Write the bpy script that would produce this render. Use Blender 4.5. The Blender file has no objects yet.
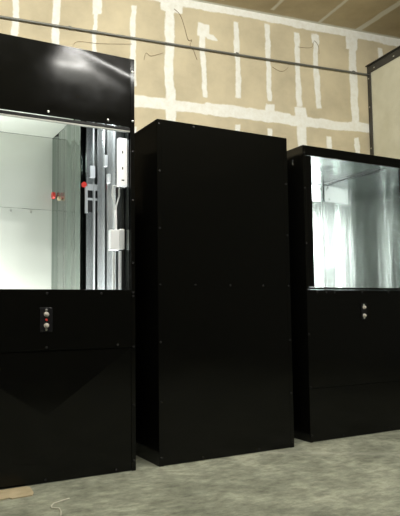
import bpy, bmesh, math, random
from mathutils import Vector, Matrix
random.seed(7)
SC = bpy.context.scene
COL = SC.collection
D = bpy.data

# ---------------------------------------------------------------- materials
def mat(name, color=(.5, .5, .5), rough=.5, metal=0., spec=.5, coat=0.):
    m = D.materials.new(name); m.use_nodes = True
    b = m.node_tree.nodes['Principled BSDF']
    b.inputs['Base Color'].default_value = (*color, 1)
    b.inputs['Roughness'].default_value = rough
    b.inputs['Metallic'].default_value = metal
    b.inputs['Specular IOR Level'].default_value = spec
    b.inputs['Coat Weight'].default_value = coat
    return m, m.node_tree.nodes, m.node_tree.links, b

def math_n(nt, op, a, b=None, c=None, clamp=False):
    n = nt.nodes.new('ShaderNodeMath'); n.operation = op; n.use_clamp = clamp
    for i, v in enumerate((a, b, c)):
        if v is None: continue
        if isinstance(v, (int, float)): n.inputs[i].default_value = v
        else: nt.links.new(v, n.inputs[i])
    return n.outputs[0]

def noise(nt, vec, scale, detail=3, rough=.5, stretch=None):
    if stretch:
        mp = nt.nodes.new('ShaderNodeMapping'); mp.inputs['Scale'].default_value = stretch
        nt.links.new(vec, mp.inputs['Vector']); vec = mp.outputs[0]
    n = nt.nodes.new('ShaderNodeTexNoise'); nt.links.new(vec, n.inputs['Vector'])
    n.inputs['Scale'].default_value = scale; n.inputs['Detail'].default_value = detail
    n.inputs['Roughness'].default_value = rough
    return n.outputs['Fac'], n.outputs['Color']

def ramp(nt, fac, stops):
    r = nt.nodes.new('ShaderNodeValToRGB'); nt.links.new(fac, r.inputs[0])
    e = r.color_ramp.elements
    while len(e) < len(stops): e.new(.5)
    for el, (p, c) in zip(e, stops): el.position = p; el.color = (*c, 1)
    return r.outputs[0]

def mixc(nt, fac, a, b):
    m = nt.nodes.new('ShaderNodeMix'); m.data_type = 'RGBA'
    for s, v in ((m.inputs[0], fac), (m.inputs[6], a), (m.inputs[7], b)):
        if isinstance(v, tuple): s.default_value = (*v, 1)
        elif isinstance(v, (int, float)): s.default_value = v
        else: nt.links.new(v, s)
    return m.outputs[2]

def bump(nt, b, h, strength, dist=.01):
    n = nt.nodes.new('ShaderNodeBump'); n.inputs['Strength'].default_value = strength
    n.inputs['Distance'].default_value = dist
    nt.links.new(h, n.inputs['Height']); nt.links.new(n.outputs[0], b.inputs['Normal'])

def coords(nt): 
    return nt.nodes.new('ShaderNodeTexCoord').outputs['Object']

# black gloss powder coat
BLACK, ns, ls, b = mat('black_gloss_paint', (.0032, .0032, .0026), .13, 0, .22)
nt = BLACK.node_tree; co = coords(nt)
f, _ = noise(nt, co, 2.2, 2)
g, _ = noise(nt, co, 9, 4)
r_ = math_n(nt, 'MULTIPLY_ADD', g, .10, .07); ls.new(r_, b.inputs['Roughness'])
bump(nt, b, f, .35, .012)
BLACK2 = mat('black_satin_edge', (.006, .006, .006), .28, 0, .35)[0]

def steel(name, col, rough, streak, warp, var=.15, vs=5):
    m, ns, ls, b = mat(name, col, rough, 1.)
    nt = m.node_tree; co = coords(nt)
    f, _ = noise(nt, co, 1, 3, .5, (vs, vs, .35))
    g, _ = noise(nt, co, 14, 4)
    h = math_n(nt, 'ADD', math_n(nt, 'MULTIPLY', f, warp), math_n(nt, 'MULTIPLY', g, streak))
    bump(nt, b, h, .6, .02)
    ls.new(math_n(nt, 'MULTIPLY_ADD', g, var, rough - var / 2), b.inputs['Roughness'])
    return m
GALV = steel('galvanized_sheet', (.69, .71, .66), .50, .03, .4)
GALV.node_tree.nodes['Principled BSDF'].inputs['Metallic'].default_value = .5
SIDEM = steel('mirror_dark_steel_sheet', (.27, .31, .29), .12, .01, 1.6, .05, 10)  # base colour darkened to stand for dark mirrored reflections
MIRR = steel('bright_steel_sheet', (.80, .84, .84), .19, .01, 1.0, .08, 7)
DIMMED = steel('dimmed_steel_sheet', (.14, .155, .142), .15, .01, .9, .06, 4)  # steel darkened in colour to imitate a dark reflection
RAIL = mat('rail_steel', (.84, .87, .87), .24, .80)[0]
BRKT = mat('zinc_plated_bracket', (.66, .68, .68), .38, .55)[0]
LIPM = mat('worn_edge_metal', (.30, .30, .27), .4, 1.)[0]
WZ = mat('pale_painted_metal', (.72, .74, .76), .4, .15)[0]
DARKM = mat('dark_oiled_steel', (.07, .075, .07), .35, 1.)[0]
ZINC = mat('zinc_screw', (.55, .55, .52), .3, 1.)[0]
DSCREW = mat('black_screw', (.02, .02, .02), .25, .3)[0]
WHITE = mat('white_plastic', (.85, .86, .88), .4)[0]
REDP = mat('red_plastic', (.6, .04, .03), .35)[0]
BUTTON = mat('pale_button', (.50, .47, .42), .3)[0]
PLATE = mat('dark_plate', (.012, .012, .013), .2, .2)[0]
GREYP, ns, ls, b = mat('weathered_conduit', (.20, .205, .19), .45, .6)
SLOT = mat('slot_black', (.005, .005, .005), .6)[0]
WIREM = mat('reddish_wire', (.24, .17, .11), .6)[0]
STRING = mat('pale_string', (.62, .60, .50), .8)[0]
CEDGE = mat('dark_channel_steel', (.055, .052, .045), .5, .2)[0]

# drywall with compound over joints and screw rows. object coords: x along the wall, z up
def drywall(name, base, comp=(.86, .87, .82)):
    m, ns, ls, b = mat(name, base, .85, 0, .2)
    nt = m.node_tree; co = coords(nt)
    at = ns.new('ShaderNodeAttribute'); at.attribute_name = 'compound'      # signed distance to the nearest patch of compound
    n1, c1 = noise(nt, co, 30, 4, .6)
    dist = math_n(nt, 'ADD', at.outputs['Fac'], math_n(nt, 'MULTIPLY_ADD', n1, .016, -.008))
    mr = ns.new('ShaderNodeMapRange'); ls.new(dist, mr.inputs[0])
    mr.inputs[1].default_value = .006; mr.inputs[2].default_value = -.006
    n3, _ = noise(nt, co, 18, 4, .7)
    op = math_n(nt, 'MULTIPLY', mr.outputs[0], math_n(nt, 'MULTIPLY_ADD', n3, .9, .45, clamp=True))
    n2, _ = noise(nt, co, 2.5, 5, .6)
    dk = tuple(v * .80 for v in base); lt = tuple(min(1, v * 1.12) for v in base)
    paper = ramp(nt, n2, [(.3, dk), (.55, base), (.75, lt)])
    ls.new(mixc(nt, op, paper, comp), b.inputs['Base Color'])
    bump(nt, b, math_n(nt, 'ADD', mr.outputs[0], math_n(nt, 'MULTIPLY', n3, .5)), .25, .006)
    return m
WS = [  # wall stripes
    (-1.07, 3.3, .026, .75, 0), (-.727, 3.3, .026, .60, 0), (-.402, 3.3, .030, .60, .03), (-.062, 3.3, .018, .42, .02), (-.045, 3.62, .042, .12, 0),
    (.285, 3.26, .026, .37, 0), (.618, 3.2, .042, .60, 0), (.640, 3.70, .10, .06, 0),
    (.948, 3.22, .024, .34, -.03), (.95, 3.52, .055, .06, 0), (1.02, 3.47, .055, .030, -.9),
    (1.287, 3.27, .026, .37, 0), (1.622, 3.30, .026, .38, 0), (1.955, 3.28, .030, .37, 0), (1.96, 2.86, .06, .045, 0),
    (1.975, 2.65, .052, .19, 0), (2.167, 3.30, .028, .38, -.02), (2.16, 3.62, .045, .05, 0),
    (2.607, 3.22, .045, .50, -.03), (2.585, 3.66, .075, .09, 0), (2.275, 2.57, .03, .06, 0), (2.615, 2.56, .03, .09, 0),
    (1.285, 2.60, .028, .05, 0), (1.622, 2.61, .03, .045, 0), (1.63, 2.84, .05, .05, 0), (2.95, 3.3, .03, .35, 0),
    (1.0, 2.765, 4.2, .050, 0), (1.4, 2.80, .45, .030, .0), (0., 2.74, .5, .03, 0),
    (1.0, 3.765, 4.2, .060, 0),
    (3.3, 2.6, .03, .9, 0), (-1.4, 3.2, .03, .6, 0), (-1.75, 3.2, .045, 1.2, 0), (.62, 2.0, .04, .75, 0), (1.0, 1.22, 4.2, .055, 0),
    (.285, 2.1, .026, .45, 0), (-.402, 2.1, .026, .45, 0)]
WALLM = drywall('taped_drywall', (.60, .53, .37))
PLAIN = mat('dim_painted_wall', (.10, .10, .095), .9, 0, .1)[0]
PLAIN2 = mat('pale_painted_wall', (.30, .31, .30), .9, 0, .1)[0]
# ceiling board: joints run toward the room (object y), so use its own stripes laid in x / y
def ceiling_mat():
    m, ns, ls, b = mat('ceiling_board', (.36, .29, .19), .9, 0, .1)
    nt = m.node_tree; co = coords(nt)
    n1, c1 = noise(nt, co, 6, 4, .6)
    sp = ns.new('ShaderNodeSeparateXYZ'); ls.new(co, sp.inputs[0])
    dist = None
    x = math_n(nt, 'ADD', sp.outputs[0], math_n(nt, 'MULTIPLY_ADD', n1, .03, -.015))
    y = math_n(nt, 'ADD', sp.outputs[1], math_n(nt, 'MULTIPLY_ADD', n1, .03, -.015))
    for cx, hw, y0, y1, k in ((2.19, .018, -1.5, .0, .02), (2.66, .036, -3, .05, -.03), (3.27, .018, -2, .0, 0), (1.62, .018, -1.6, -.10, .0),
                           (1.1, .018, -1.5, -.1, 0), (.62, .036, -3, 0, 0), (0, .018, -2, -.1, 0), (-.6, .018, -2, -.1, 0)):
        dx = math_n(nt, 'SUBTRACT', math_n(nt, 'ABSOLUTE', math_n(nt, 'SUBTRACT', math_n(nt, 'SUBTRACT', x, cx), math_n(nt, 'MULTIPLY', y, k))), hw)
        dz = math_n(nt, 'SUBTRACT', math_n(nt, 'ABSOLUTE', math_n(nt, 'SUBTRACT', y, (y0 + y1) / 2)), (y1 - y0) / 2)
        d = math_n(nt, 'MAXIMUM', dx, dz)
        dist = d if dist is None else math_n(nt, 'MINIMUM', dist, d)
    dz = math_n(nt, 'SUBTRACT', math_n(nt, 'ABSOLUTE', y), .035)
    dist = math_n(nt, 'MINIMUM', dist, dz)
    mr = ns.new('ShaderNodeMapRange'); ls.new(dist, mr.inputs[0]); mr.inputs[1].default_value = .008; mr.inputs[2].default_value = -.008
    n2, _ = noise(nt, co, 3, 5, .6)
    pap = ramp(nt, n2, [(.3, (.53, .44, .295)), (.7, (.66, .565, .39))])
    ls.new(mixc(nt, math_n(nt, 'MULTIPLY', mr.outputs[0], .85), pap, (.88, .87, .80)), b.inputs['Base Color'])
    return m
CEILM = ceiling_mat()

def concrete():
    m, ns, ls, b = mat('worn_concrete', (.3, .3, .26), .75, 0, .25)
    nt = m.node_tree; co = coords(nt)
    n1, _ = noise(nt, co, 2.6, 10, .74)
    n2, _ = noise(nt, co, 11, 8, .75, (1, 1.7, 1))
    n4, _ = noise(nt, co, 60, 3, .7)
    a = ramp(nt, n1, [(.36, (.19, .202, .155)), (.5, (.30, .315, .245)), (.62, (.43, .445, .35))])
    k = ramp(nt, n2, [(.35, (.50, .50, .48)), (.52, (.95, .95, .95)), (.68, (1.3, 1.3, 1.25))])
    mm = ns.new('ShaderNodeMix'); mm.data_type = 'RGBA'; mm.blend_type = 'MULTIPLY'; mm.inputs[0].default_value = .75
    ls.new(a, mm.inputs[6]); ls.new(k, mm.inputs[7])
    # one long paler scuffed band
    sp = ns.new('ShaderNodeSeparateXYZ'); ls.new(co, sp.inputs[0])
    ln = math_n(nt, 'ABSOLUTE', math_n(nt, 'ADD', math_n(nt, 'MULTIPLY_ADD', sp.outputs[0], .75, -.62), math_n(nt, 'ADD', sp.outputs[1], math_n(nt, 'MULTIPLY', n1, .12))))
    band = ns.new('ShaderNodeMapRange'); ls.new(ln, band.inputs[0]); band.inputs[1].default_value = .09; band.inputs[2].default_value = .0
    ls.new(mixc(nt, math_n(nt, 'MULTIPLY', band.outputs[0], math_n(nt, 'MULTIPLY', n2, .6)), mm.outputs[2], (.50, .50, .42)), b.inputs['Base Color'])
    bump(nt, b, math_n(nt, 'ADD', n2, n4), .15, .004)
    return m
CONC = concrete()

def stucco():
    m, ns, ls, b = mat('cream_textured_panel', (.6, .58, .45), .8, 0, .2)
    nt = m.node_tree; co = coords(nt)
    n1, _ = noise(nt, co, 3, 4, .6); n2, _ = noise(nt, co, 45, 3, .6)
    ls.new(ramp(nt, n1, [(.3, (.62, .60, .46)), (.7, (.75, .735, .60))]), b.inputs['Base Color'])
    bump(nt, b, n2, .4, .004)
    return m
STUCCO = stucco()
def cardm():
    m, ns, ls, b = mat('cardboard', (.46, .38, .24), .85, 0, .2)
    nt = m.node_tree; n, _ = noise(nt, coords(nt), 12, 4)
    ls.new(ramp(nt, n, [(.3, (.40, .33, .20)), (.7, (.52, .44, .29))]), b.inputs['Base Color'])
    return m
CARD = cardm()

# ---------------------------------------------------------------- mesh helpers
def link(o, parent=None):
    COL.objects.link(o)
    if parent: o.parent = parent
    return o
def obj(name, bm, m, parent=None, smooth=False, bevel=0):
    me = D.meshes.new(name); bmesh.ops.recalc_face_normals(bm, faces=bm.faces[:]); bm.to_mesh(me); bm.free()
    if smooth:
        for p in me.polygons: p.use_smooth = True
        me.set_sharp_from_angle(angle=math.radians(40))
    me.materials.append(m)
    o = link(D.objects.new(name, me), parent)
    if bevel:
        md = o.modifiers.new('bevel', 'BEVEL'); md.width = bevel; md.segments = 2; md.limit_method = 'ANGLE'
    return o
def box(bm, x0, x1, y0, y1, z0, z1):
    v = [bm.verts.new((x, y, z)) for x in (x0, x1) for y in (y0, y1) for z in (z0, z1)]
    for f in ((0, 1, 3, 2), (4, 6, 7, 5), (0, 4, 5, 1), (2, 3, 7, 6), (0, 2, 6, 4), (1, 5, 7, 3)): bm.faces.new([v[i] for i in f])
    return bm
def B(*a): return box(bmesh.new(), *a)
def tube(bm, pts, r, seg=8):
    pts = [Vector(p) for p in pts]; rings = []
    for i, p in enumerate(pts):
        d = (pts[min(i + 1, len(pts) - 1)] - pts[max(i - 1, 0)]).normalized()
        a = d.orthogonal().normalized() if abs(d.z) > .9 else d.cross(Vector((0, 0, 1))).normalized()
        c = d.cross(a)
        rings.append([bm.verts.new(p + (a * math.cos(2 * math.pi * k / seg) + c * math.sin(2 * math.pi * k / seg)) * r) for k in range(seg)])
    for A, Bq in zip(rings, rings[1:]):
        for k in range(seg): bm.faces.new((A[k], A[(k + 1) % seg], Bq[(k + 1) % seg], Bq[k]))
    bm.faces.new(rings[0]); bm.faces.new(rings[-1][::-1])
    return bm
def lathe_y(bm, prof, seg=16, c=(0, 0, 0)):
    """profile (radius, y) revolved about the y axis; y negative is toward the room"""
    rings = []
    for r, y in prof:
        rings.append([bm.verts.new((c[0] + r * math.cos(2 * math.pi * k / seg), c[1] + y, c[2] + r * math.sin(2 * math.pi * k / seg))) for k in range(seg)])
    for A, Bq in zip(rings, rings[1:]):
        for k in range(seg): bm.faces.new((A[k], A[(k + 1) % seg], Bq[(k + 1) % seg], Bq[k]))
    bm.faces.new(rings[0]); bm.faces.new(rings[-1][::-1])
    return bm
def grid_panel(x0, x1, z0, z1, y, th, fn, nx=40, nz=30):
    """thin sheet whose front face is shaped by fn(u, v) (metres toward the room)"""
    bm = bmesh.new(); F = []; K = []
    for j in range(nz + 1):
        rf = []; rk = []
        for i in range(nx + 1):
            u, v = i / nx, j / nz; x = x0 + (x1 - x0) * u; z = z0 + (z1 - z0) * v; d = fn(u, v)
            rf.append(bm.verts.new((x, y - d, z))); rk.append(bm.verts.new((x, y + th - d, z)))
        F.append(rf); K.append(rk)
    for j in range(nz):
        for i in range(nx):
            bm.faces.new((F[j][i], F[j][i + 1], F[j + 1][i + 1], F[j + 1][i])); bm.faces.new((K[j][i], K[j + 1][i], K[j + 1][i + 1], K[j][i + 1]))
    for i in range(nx):
        bm.faces.new((F[0][i], K[0][i], K[0][i + 1], F[0][i + 1])); bm.faces.new((F[nz][i], F[nz][i + 1], K[nz][i + 1], K[nz][i]))
    for j in range(nz):
        bm.faces.new((F[j][0], F[j + 1][0], K[j + 1][0], K[j][0])); bm.faces.new((F[j][nx], K[j][nx], K[j + 1][nx], F[j + 1][nx]))
    return bm
def thing(name, label, cat, loc=(0, 0, 0), group=None):
    o = link(D.objects.new(name, None)); o.location = loc; o['label'] = label; o['category'] = cat
    if group: o['group'] = group
    return o
def tag(o, label, cat, group=None):
    o['label'] = label; o['category'] = cat
    if group: o['group'] = group
    return o
def struct(o): o['kind'] = 'structure'; return o

# ---------------------------------------------------------------- the room
TH = math.radians(-7)            # the back wall is turned a little from the row of cabinets
NX, NY = math.sin(math.radians(7)), math.cos(math.radians(7))
WD = 1.5
def wallpt(s, z, off=0.): return Vector((NX * (WD - off) + NY * s, NY * (WD - off) - NX * s, z))
CZ = 3.78
from mathutils import noise as mn
def wall_mesh():
    bm = B(-5.5, 6.0, .001, .12, 0, CZ)
    xs = [-5.5 + .1 * i for i in range(37)] + [-1.9 + .0125 * i for i in range(1, 425)]
    xs = [x for x in xs if x < 3.4] + [3.4 + .1 * i for i in range(27)]
    zs = [.1 * i for i in range(19)] + [1.8 + .0125 * i for i in range(1, 159)]
    zs = [z for z in zs if z < CZ] + [CZ]
    lay = bm.verts.layers.float.new('compound')
    for v in bm.verts: v[lay] = 1
    rows = []
    for z in zs:
        row = []
        for x in xs:
            p = Vector((x, 0, z)); v = bm.verts.new(p)
            q = mn.noise_vector(p * 5) * .016 + mn.noise_vector(p * 16) * .008 + mn.noise_vector(p * 1.7) * .014
            u, w = x + q.x, z + q.z
            v[lay] = min(max(abs(u - cx - sh * (w - cz)) - hw, abs(w - cz) - hh) for cx, cz, hw, hh, sh in WS)
            row.append(v)
        rows.append(row)
    for A, Q in zip(rows, rows[1:]):
        for i in range(len(xs) - 1): bm.faces.new((A[i], A[i + 1], Q[i + 1], Q[i]))
    return bm
o = obj('wall_back', wall_mesh(), WALLM); o.location = (NX * WD, NY * WD, 0); o.rotation_euler.z = TH; struct(o)
o = obj('ceiling', B(-5.5, 6.0, -11, .12, 0, .1), CEILM); o.location = (NX * WD, NY * WD, CZ); o.rotation_euler.z = TH; struct(o)
o = obj('floor', B(-6.5, 7, -11, 3, -.12, 0), CONC); struct(o)
o = obj('wall_left', B(-5.6, -5.5, -11, 0, 0, CZ), PLAIN); o.location = (NX * WD, NY * WD, 0); o.rotation_euler.z = TH; struct(o)
o = obj('wall_right', B(6.0, 6.1, -11, 0, 0, CZ), PLAIN2); o.location = (NX * WD, NY * WD, 0); o.rotation_euler.z = TH; struct(o)
o = obj('wall_front', B(-5.5, 6.0, -11.1, -11, 0, CZ), PLAIN); o.location = (NX * WD, NY * WD, 0); o.rotation_euler.z = TH; struct(o)

# ---------------------------------------------------------------- screws
def screw_mesh():
    bm = lathe_y(bmesh.new(), [(.0075, 0), (.0075, -.002), (.0055, -.0045), (.002, -.005)], 10)
    me = D.meshes.new('screw'); bmesh.ops.recalc_face_normals(bm, faces=bm.faces[:]); bm.to_mesh(me); bm.free(); return me
SM, SMD = screw_mesh(), screw_mesh(); SM.materials.append(ZINC); SMD.materials.append(DSCREW)
def screws(parent, pts, me=SMD, y=0.):
    for x, z in pts:
        s = link(D.objects.new('screw', me), parent); s.location = (x, y, z)

def call_station(parent, x, z, y, w, h, led):
    st = obj('call_station', B(x - w / 2, x + w / 2, y - .006, y, z - h / 2, z + h / 2), PLATE, parent, bevel=.002)
    st['label'] = 'dark metal plate with two round push buttons'
    for dz in (.031, -.031):
        bt = obj('push_button', lathe_y(bmesh.new(), [(.014, -.006), (.014, -.011), (.009, -.012), (.009, -.021), (.006, -.024)], 18, (x, y, z + dz)), BUTTON, st, True)
    if led:
        obj('indicator_lamp', lathe_y(bmesh.new(), [(.007, -.006), (.007, -.010), (.004, -.013)], 12, (x, y, z)), REDP, st, True)
    for dz in (.5 * h - .014, -.5 * h + .014):
        s = link(D.objects.new('plate_screw', SM), st); s.location = (x, y - .006, z + dz)
    return st

def shell(t, w, h, DEPTH):
    obj('side_panel', B(0, .012, .004, DEPTH, 0, h), BLACK, t, bevel=.0015)
    obj('side_panel', B(w - .012, w, .004, DEPTH, 0, h), BLACK, t, bevel=.0015)
    obj('top_panel', B(.012, w - .012, .004, DEPTH, h - .012, h - .0005), BLACK, t)
    obj('back_panel', B(.012, w - .012, DEPTH - .012, DEPTH, 0, h - .012), BLACK, t)

# ---------------------------------------------------------------- the tall cabinet at the left
LX, LW, LH = -1.225, 1.074, 2.483
t = thing('lift_cabinet', 'tallest black steel cabinet with a wide lit opening showing lift rails, at the left edge', 'cabinet', (LX, 0, 0), 'black steel lift cabinets')
DEPTH = .92
shell(t, LW, LH, DEPTH)
obj('corner_post', B(LW - .027, LW, -.003, .004, 0, LH), BLACK, t, bevel=.0015)
obj('corner_post', B(0, .027, -.003, .004, 0, LH), BLACK, t, bevel=.0015)
def hdr(u, v):   # oil-canned header sheet: pillowed, dimpled over each screw of its lower edge
    c = 1.10 - .90 * (u - .6)
    d = .0016 * math.exp(-((v - c) / .13) ** 2) * min(1, max(0, (u - .35) * 4))
    d -= .0008 * math.exp(-((v - .02) / .08) ** 2) * min(1, u * 2)
    for k in (.12, .53, .88): d -= .0012 * math.exp(-((u - k) ** 2 / .0012 + (v - .06) ** 2 / .006))
    d += .002 * math.sin(math.pi * u)
    return d
obj('header_panel', grid_panel(.028, LW - .028, 2.052, LH, -.001, .003, hdr, 80, 40), BLACK, t, True)
rl = obj('opening_rail', B(.028, LW - .028, -.004, .03, 2.030, 2.047), BLACK2, t, bevel=.003); 
o = obj('rail_lip', B(.028, LW - .028, .0, .02, 2.020, 2.0295), LIPM, rl, bevel=.002); o['label'] = 'thin bright metal lip'
obj('control_panel', B(.028, LW - .028, -.004, .004, .722, 1.058), BLACK, t, bevel=.002)
def crossbreak(u, v):
    return .013 * min(1 - abs(2 * u - 1), 1 - abs(2 * v - 1))
obj('lower_panel', grid_panel(.028, LW - .028, .004, .716, .001, .003, lambda u, v: crossbreak(u, v), 60, 60), BLACK, t)
obj('seam_strip', B(.028, LW - .028, -.0035, .002, .7175, .7205), BLACK, t)
screws(t, [(.12, 2.075), (.540, 2.075), (.900, 2.075), (LW - .014, 2.09), (LW - .014, 2.40)], SM, -.004)
screws(t, [(LW - .014, z) for z in (1.04, 1.02, .72, .38, .06)] + [(.54, 1.035), (.86, 1.035), (.54, .735), (.96, .735), (.22, .735)], SMD, -.005)
screws(t, [(.54, .02), (.95, .02), (.12, .02)], SMD, -.002)
screws(t, [(LW - .014, z) for z in (1.22, 1.6, 1.9)], SMD, -.003)
call_station(t, .537, .888, -.004, .070, .135, True)
# inside
obj('light_leak_blocker', B(.014, LW - .028, .006, .010, .25, 1.050), DARKM, t)  # unseen sheet added to stop inside light leaking at the panel seams
Lb = DEPTH - .048
CX = LW - .264           # the car's right-hand side wall
def soft(a, k, ph): return lambda u, v: a * math.sin(k * u + ph) 
o = obj('rear_liner', grid_panel(.014, CX, .30, 1.650, Lb, .002, soft(.003, 13, .4), 60, 10), GALV, t, True)
screws(o, [(.10 + .14 * k, 1.628) for k in range(5)], SM, Lb - .005)
o = obj('rear_liner', grid_panel(.014, CX, 1.6515, 2.172, Lb - .002, .002, soft(.002, 9, 1), 60, 10), GALV, t, True)
obj('rear_liner', grid_panel(CX + .004, LW - .03, .30, 2.46, Lb + .02, .002, soft(.002, 30, 1), 60, 4), DIMMED, t, True)
def side_sheet(x, y0, y1, z0, z1, fn, m, name='side_liner'):
    bm = grid_panel(y0, y1, z0, z1, 0, .002, fn, 70, 12)
    bmesh.ops.rotate(bm, verts=bm.verts[:], cent=(0, 0, 0), matrix=Matrix.Rotation(math.pi / 2, 3, 'Z'))
    for v in bm.verts: v.co.x += x
    return obj(name, bm, m, t, True)
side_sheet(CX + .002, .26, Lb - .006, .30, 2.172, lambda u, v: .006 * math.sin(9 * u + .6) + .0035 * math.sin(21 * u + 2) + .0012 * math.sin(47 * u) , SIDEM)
for y_, z_, rr, mm, lb in ((.80, 1.745, .024, REDP, 'soft red reflected spot on the car side wall'), (.66, 1.700, .014, CARD, 'small tan reflected spot on the car side wall')):
    k_ = obj('mirrored_spot', tube(bmesh.new(), [(CX - .022, y_, z_), (CX - .004, y_, z_)], rr, 14), mm, t); k_['label'] = lb  # solid disc added in place of a spot of mirrored colour
obj('car_ceiling', B(.014, CX, .10, Lb - .004, 2.174, 2.178), GALV, t)
side_sheet(LW - .024, .03, Lb, .30, 2.46, soft(.003, 26, 0), MIRR)
obj('side_liner', B(.0125, .0135, .03, Lb, .30, 2.46), GALV, t)
obj('car_floor', B(.014, LW - .05, .03, Lb, .292, .299), GALV, t)
# guide rails: tee sections standing off the right-hand liner
RX = LW - .028
def tee(y, d, w, m=RAIL, z0=.302, z1=2.455):
    bm = B(RX - .004, RX, y - w / 2, y + w / 2, z0, z1); box(bm, RX - d, RX - .004, y - .004, y + .004, z0, z1)
    return obj('guide_rail', bm, m, t)
tee(.68, .05, .06); tee(.46, .045, .07); tee(.27, .05, .05)
o = obj('dark_channel', B(RX - .030, RX - .001, .515, .565, .302, 2.455), DARKM, t, bevel=.003); o['label'] = 'dark steel channel between the bright rails'
o = obj('dark_channel', B(RX - .028, RX - .001, .315, .372, .302, 2.455), DARKM, t, bevel=.003); o['label'] = 'dark steel channel between the bright rails'
o = obj('dark_channel', B(RX - .020, RX - .001, .10, .19, .302, 2.455), DARKM, t, bevel=.003); o['label'] = 'dark steel channel between the bright rails'
obj('lift_rod', tube(bmesh.new(), [(RX - .060, .50, .302), (RX - .060, .50, 2.45)], .007, 10), BRKT, t, True)
# mount bracket: an H of bright plate with a dark gap
X0 = -LX
br = bmesh.new(); box(br, X0 - .302, X0 - .284, .485, .500, 1.585, 1.765); box(br, X0 - .200, X0 - .184, .485, .500, 1.60, 1.83)
box(br, X0 - .284, X0 - .200, .485, .500, 1.675, 1.688); box(br, X0 - .284, X0 - .200, .485, .500, 1.742, 1.782)
b_ = obj('carriage_bracket', br, BRKT, t); b_['label'] = 'bright H-shaped bracket'
obj('bracket_plate', B(X0 - .284, X0 - .200, .501, .506, 1.595, 1.742), SLOT, b_)
bm = tube(bmesh.new(), [(X0 - .241, .478, 1.77), (X0 - .241, .478, 1.5), (X0 - .243, .478, 1.2), (X0 - .243, .478, .302)], .0075, 10); obj('lift_rod', bm, BRKT, t, True)
k_ = obj('red_cap', tube(bmesh.new(), [(X0 - .312, .475, 1.775), (X0 - .308, .499, 1.775)], .017, 14), REDP, t); k_['label'] = 'small red cap'
obj('clamp_block', B(X0 - .272, X0 - .236, .47, .50, 1.825, 1.905), WZ, t, bevel=.004)
obj('clamp_block', B(X0 - .258, X0 - .237, .23, .26, 1.85, 1.925), WZ, t, bevel=.004)
obj('clamp_block', B(X0 - .238, X0 - .218, .23, .26, 1.745, 1.805), WZ, t, bevel=.004)
# white switch housing with its slots
wb = obj('switch_housing', B(X0 - .240, X0 - .182, .035, .075, 1.690, 1.990), WHITE, t, bevel=.006); wb['label'] = 'white upright switch housing'
for z in (1.90, 1.80): obj('slot', B(X0 - .219, X0 - .212, .0335, .0355, z - .008, z + .008), SLOT, wb)
obj('slot', B(X0 - .222, X0 - .205, .0335, .0355, 1.722, 1.730), SLOT, wb)
# fork clevis, rod and weight block
cl = bmesh.new()
tube(cl, [(X0 - .252, .1, 1.70), (X0 - .256, .1, 1.64), (X0 - .242, .1, 1.585), (X0 - .237, .1, 1.55)], .005, 8)
tube(cl, [(X0 - .212, .1, 1.70), (X0 - .212, .1, 1.64), (X0 - .229, .1, 1.585), (X0 - .235, .1, 1.55)], .005, 8)
tube(cl, [(X0 - .254, .1, 1.70), (X0 - .210, .1, 1.70)], .006, 8)
obj('rod_clevis', cl, BRKT, t, True)
rd = bmesh.new(); tube(rd, [(X0 - .236, .1, 1.55), (X0 - .236, .1, 1.42)], .009, 10); obj('pull_rod', rd, WZ, t, True)
obj('weight_block', B(X0 - .280, X0 - .222, .07, .11, 1.300, 1.425), WZ, t, bevel=.004)
obj('weight_block', B(X0 - .220, X0 - .186, .075, .112, 1.308, 1.432), BRKT, t, bevel=.004)
obj('lift_rod', tube(bmesh.new(), [(X0 - .255, .09, .302), (X0 - .252, .09, 1.298)], .008, 10), BRKT, t, True)
obj('lift_rod', tube(bmesh.new(), [(X0 - .215, .09, .302), (X0 - .212, .09, 1.298)], .009, 10), BRKT, t, True)

# ---------------------------------------------------------------- the closed cabinet in the middle
MW, MH = 1.0055, 2.130
t = thing('plain_cabinet', 'closed plain black steel cabinet with no opening, standing in the middle', 'cabinet', (0, 0, 0), None)
shell(t, MW, MH, .92)
obj('corner_post', B(0, .030, -.003, .004, 0, MH), BLACK, t, bevel=.0015)
obj('corner_post', B(MW - .030, MW, -.003, .004, 0, MH), BLACK, t, bevel=.0015)
def pil(a): return lambda u, v: .0022 + a * .7 * math.sin(math.pi * u) * math.sin(math.pi * v)
obj('front_panel', grid_panel(.0305, MW - .0305, 1.0755, MH, .0, .003, pil(.004), 30, 30), BLACK, t, True)
obj('front_panel', grid_panel(.0305, MW - .0305, .004, 1.075, .0, .003, pil(.003), 30, 30), BLACK, t, True)
screws(t, [(.015, z) for z in (.38, .74, 1.09, 1.44, 1.80, 2.10, .05)], SMD, -.003)
screws(t, [(MW - .015, z) for z in (.36, .72, 1.09, 1.44, 1.80, .04)], SMD, -.003)
screws(t, [(.26, 1.09), (.52, 1.09), (.78, 1.09), (.30, .02), (.72, .02), (.26, 2.11)], SMD, -.002)

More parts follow.
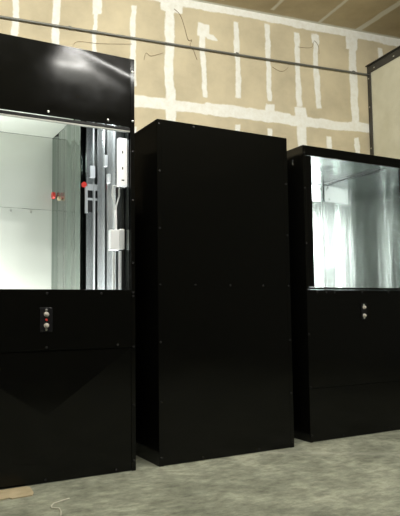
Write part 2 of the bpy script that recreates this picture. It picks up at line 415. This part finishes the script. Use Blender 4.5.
# ---------------------------------------------------------------- the cabinet at the right
RX0, RW, RH = 1.186, 1.064, 2.1165
t = thing('lift_cabinet', 'low black steel cabinet with a bright bare lined opening, at the right edge', 'cabinet', (RX0, .049, 0), 'black steel lift cabinets')
DEPTH = 1.06
shell(t, RW, RH, DEPTH)
obj('corner_post', B(0, .022, -.003, .004, 0, RH), BLACK, t, bevel=.0015)
obj('corner_post', B(RW - .022, RW, -.003, .004, 0, RH), BLACK, t, bevel=.0015)
obj('door_stile', B(.0225, .076, -.001, .03, 1.086, 2.042), BLACK, t, bevel=.003)
obj('door_stile', B(RW - .076, RW - .0225, -.001, .03, 1.086, 2.042), BLACK, t, bevel=.003)
obj('header_panel', B(.0225, RW - .0225, -.004, .012, 2.044, RH), BLACK, t, bevel=.002)
obj('sill_rail', B(.0225, RW - .0225, -.006, .012, 1.068, 1.084), BLACK, t, bevel=.002)
obj('control_panel', grid_panel(.0225, RW - .0225, .372, 1.066, .001, .003, pil(.003), 30, 30), BLACK, t, True)
obj('lower_panel', grid_panel(.0225, RW - .0225, .004, .368, .001, .003, pil(.002), 30, 16), BLACK, t, True)
screws(t, [(.011, z) for z in (.05, .38, .75, 1.07, 1.40, 1.80, 2.06)], SMD, -.003)
screws(t, [(.18, 1.05), (.26, 1.05), (.53, 1.05), (.80, 1.05), (.10, 1.05), (.30, .02), (.75, .02)], SMD, -.002)
call_station(t, .532, .906, -.005, .055, .125, False)
Rb = DEPTH - .035
obj('light_leak_blocker', B(.014, RW - .03, .008, .012, .25, 1.066), DARKM, t)  # unseen, added to keep the inside light behind the front panels
o = obj('rear_liner', grid_panel(.014, .826, .75, 2.10, Rb, .002, soft(.003, 9, 2), 60, 20), MIRR, t, True)
o = obj('rear_liner', grid_panel(.828, RW - .016, .75, 2.10, Rb - .003, .002, soft(.002, 6, 1), 40, 20), MIRR, t, True)
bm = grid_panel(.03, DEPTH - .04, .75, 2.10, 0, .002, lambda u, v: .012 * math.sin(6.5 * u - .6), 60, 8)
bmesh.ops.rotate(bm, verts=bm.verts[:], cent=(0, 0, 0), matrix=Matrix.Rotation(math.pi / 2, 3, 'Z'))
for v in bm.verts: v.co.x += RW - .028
o = obj('side_liner', bm, DIMMED, t, True)
obj('side_liner', B(.0125, .0135, .03, DEPTH - .04, .75, 2.10), GALV, t)
obj('ceiling_liner', B(.014, RW - .03, .04, DEPTH - .04, 2.098, 2.1), MIRR, t)
obj('car_floor', B(.014, RW - .03, .03, DEPTH - .04, .742, .749), GALV, t)
# switch plate on the rear liner + strand drawing the dark ceiling corner
sp = obj('switch_housing', B(.60, 1.005, Rb - .012, Rb - .006, 1.94, 2.094), WHITE, t, bevel=.004); sp['label'] = 'white plate with two dark holes'
mk = [(1.935 - RX0, 2.02), ]
for x, z in ((.955, 2.075), (.945, 1.965)):
    obj('slot', lathe_y(bmesh.new(), [(.009, 0), (.009, -.0015)], 12, (x, Rb - .012, z)), SLOT, sp)
cd = bmesh.new(); tube(cd, [(.985, Rb - .016, 2.050), (RW - .06, Rb - .08, 2.085), (RW - .045, Rb - .3, 2.09), (RW - .045, .25, 2.092)], .003, 6)
o = obj('corner_line', cd, SLOT, t, True); o['label'] = 'thin black line along the ceiling corner'  # solid strand standing in for the dark ceiling corner line

# ---------------------------------------------------------------- conduit along the wall
c0 = wallpt(0, 3.325)
t = thing('wall_conduit', 'thin grey metal conduit running level along the taped drywall', 'pipe', tuple(wallpt(0, 3.325, .02)))
t.rotation_euler.z = TH
obj('pipe', tube(bmesh.new(), [(-3.6, 0, .012), (-1.8, 0, .008), (0, 0, 0), (1.4, 0, -.004), (2.86, 0, 0)], .0095, 12), GREYP, t, True)
for s in (-2.2, -.28, 1.287, 2.60):
    bm = tube(bmesh.new(), [(s - .008, 0, 0), (s + .008, 0, 0)], .012, 12); box(bm, s - .012, s + .012, .008, .0185, .010, .022)
    obj('strap', bm, GREYP, t)
obj('coupling', tube(bmesh.new(), [(-.11, 0, .001), (-.045, 0, .001)], .0125, 12), GREYP, t, True)

# stray wires
def wire(pts, label, r=.0026):
    P = [Vector(wallpt(s, z, r + .001)) for s, z in pts]
    # smooth with Catmull-Rom
    Q = []
    for i in range(len(P) - 1):
        a, b, c, d = P[max(i - 1, 0)], P[i], P[i + 1], P[min(i + 2, len(P) - 1)]
        for k in range(6):
            u = k / 6; Q.append(.5 * ((2 * b) + (c - a) * u + (2 * a - 5 * b + 4 * c - d) * u * u + (3 * b - a - 3 * c + d) * u ** 3))
    Q.append(P[-1])
    o = P[0].copy(); e = obj('stray_wire', tube(bmesh.new(), [q - o for q in Q], r, 6), WIREM, None, True); e.location = o
    return tag(e, label, 'wire', 'stray wires on the drywall')
wire([(.661, 3.667), (.719, 3.62), (.757, 3.522), (.795, 3.396), (.83, 3.401), (.813, 3.352), (.843, 3.308), (.881, 3.219)], 'long kinked thin dark wire dangling across the conduit beside the wide vertical drywall joint')
wire([(.374, 3.146), (.393, 3.213), (.44, 3.192), (.553, 3.237)], 'short hooked thin wire on the drywall above the gap between tall and middle cabinets', .002)
wire([(-.261, 3.14), (-.219, 3.221), (-.02, 3.235), (.265, 3.275)], 'long nearly level thin wire on the drywall just above the tallest cabinet', .0018)
wire([(1.956, 3.505), (2.047, 3.508), (2.117, 3.529), (2.143, 3.595), (2.188, 3.55), (2.197, 3.469)], 'looped thin wire on the drywall above the conduit, over the right cabinet', .002)
wire([(1.66, 3.261), (1.736, 3.231), (1.791, 3.239), (1.837, 3.28)], 'short sagging thin wire just below the conduit, right of the middle cabinet', .002)

# ---------------------------------------------------------------- framed cream booth at the right
bp = wallpt(2.77, 0)
t = thing('partition_booth', 'tall cream textured booth edged in dark bolted steel, behind the right cabinet', 'booth', (bp.x, bp.y, 0))
t.rotation_euler.z = TH
BH, BD, BW = 3.42, 1.25, 2.6
obj('side_panel', B(.012, .05, -BD + .03, -.012, .0, BH - .03), STUCCO, t)
obj('front_panel', B(.05, BW, -BD + .012, -BD + .05, .0, BH - .03), STUCCO, t)
obj('roof_panel', B(.05, BW, -BD + .05, -.012, BH - .06, BH - .03), STUCCO, t)
bm = B(.0, .011, -.052, -.003, 0, BH - .085); obj('steel_edge', bm, CEDGE, t, bevel=.002)
obj('steel_edge', B(.0, .011, -BD, -BD + .05, 0, BH - .085), CEDGE, t, bevel=.002)
bm = B(.0, .011, -BD, -.003, BH - .084, BH); box(bm, -.022, 0, -BD, -.003, BH - .010, BH); obj('steel_channel', bm, CEDGE, t, bevel=.002)
me = SM
for z in (3.28, 2.98, 2.55, 2.1, 1.6, 1.1, .6, .2):
    s = link(D.objects.new('bolt', me), t); s.location = (-.001, -.027, z); s.rotation_euler.z = -math.pi / 2; s.scale = (1.1, 1.1, 1.1)
for y in (-.12, -.42, -.72, -1.02):
    s = link(D.objects.new('bolt', me), t); s.location = (-.001, y, BH - .055); s.rotation_euler.z = -math.pi / 2

# ---------------------------------------------------------------- small things on the floor
bm = bmesh.new()
pl = [(-1.18, -.02), (-.790, -.018), (-.777, -.041), (-.785, -.150), (-.800, -.192), (-.905, -.200), (-.915, -.178), (-.958, -.190), (-1.20, -.175)]
lo = [bm.verts.new((x + 1, y + .1, .001)) for x, y in pl]; hi = [bm.verts.new((x + 1, y + .1, .006)) for x, y in pl]
bm.faces.new(lo[::-1]); bm.faces.new(hi)
for i in range(len(pl)): j = (i + 1) % len(pl); bm.faces.new((lo[i], lo[j], hi[j], hi[i]))
o = obj('cardboard_scrap', bm, CARD); o.location = (-1, -.1, 0); tag(o, 'flat tan cardboard scrap on the concrete against the tallest cabinet', 'cardboard')
P = [(-.655, -.345), (-.700, -.362), (-.745, -.385), (-.768, -.420), (-.772, -.450), (-.745, -.475), (-.750, -.52), (-.768, -.58)]
bm = tube(bmesh.new(), [(x + .75, y + .4, .004) for x, y in P], .0035, 6)
o = obj('string', bm, STRING, None, True); o.location = (-.75, -.4, 0); tag(o, 'pale kinked string lying on the concrete in front of the tallest cabinet', 'string')

# ---------------------------------------------------------------- light
def area(name, loc, target, size, sizey, power, color=(1, 1, 1), spread=180):
    l = D.lights.new(name, 'AREA'); l.shape = 'RECTANGLE'; l.size = size; l.size_y = sizey; l.energy = power; l.color = color; l.spread = math.radians(spread)
    o = link(D.objects.new(name, l)); o.location = loc
    d = Vector(target) - Vector(loc); o.rotation_euler = d.to_track_quat('-Z', 'Y').to_euler()
    return o
area('wall_light', (-.6, -1.6, 3.62), (-.1, 1.5, 3.15), 3.6, .15, 118, (1, .975, .89), 170)
area('ceiling_light', (.75, -3.15, 3.7), (.75, -3.05, 0), 1.0, .10, 60, (1, .99, .93))
area('ceiling_light', (-1.6, -2.3, 3.7), (-1.6, -2.2, 0), 1.2, .2, 34, (1, .98, .92))
area('ceiling_light', (2.2, -2.3, 3.7), (2.2, -2.2, 0), 1.2, .2, 34, (1, .98, .92))
area('unseen_cabinet_light', (-.72, .25, .36), (-.68, .55, 2), .8, .12, 25, (.98, 1, .97))  # unseen, no fixture; lights the car steel from below
area('unseen_cabinet_light', (-.30, .14, .60), (-.22, .45, 1.6), .14, .08, 20, (.95, 1, 1))  # unseen, added to brighten the rails from below
area('unseen_cabinet_light', (-.30, .05, 2.25), (-.24, .40, 1.6), .16, .04, 3, (.95, 1, 1))  # unseen behind the header, added to brighten the upper rails
area('unseen_cabinet_light', (1.225, .16, 1.52), (2.0, 1.05, 1.57), .07, 1.02, 36, (.99, 1, .99), 70)  # unseen behind the stile; lights the rear liner

W = D.worlds.new('World'); SC.world = W; W.use_nodes = True
W.node_tree.nodes['Background'].inputs[0].default_value = (.5, .55, .6, 1); W.node_tree.nodes['Background'].inputs[1].default_value = .03

# ---------------------------------------------------------------- camera
cam = D.cameras.new('camera'); co_ = link(D.objects.new('camera', cam)); SC.camera = co_
f, yaw, pitch, roll = 620.85, .5054, .0841, .0129
cam.sensor_fit = 'HORIZONTAL'; cam.sensor_width = 36; cam.lens = f * 36 / 400
F = Vector((math.sin(yaw) * math.cos(pitch), math.cos(yaw) * math.cos(pitch), math.sin(pitch)))
R = Vector((math.cos(yaw), -math.sin(yaw), 0)); U = R.cross(F)
c, s = math.cos(roll), math.sin(roll)
Rr = c * R - s * U; Ur = s * R + c * U
M = Matrix((Rr, Ur, -F)).transposed().to_4x4(); M.translation = Vector((-1.6143, -3.4546, .9298))
co_.matrix_world = M
cam.clip_start = .05
v = SC.view_settings; v.view_transform = 'Standard'; v.look = 'None'; v.exposure = 0; v.gamma = 1; v.use_curve_mapping = False
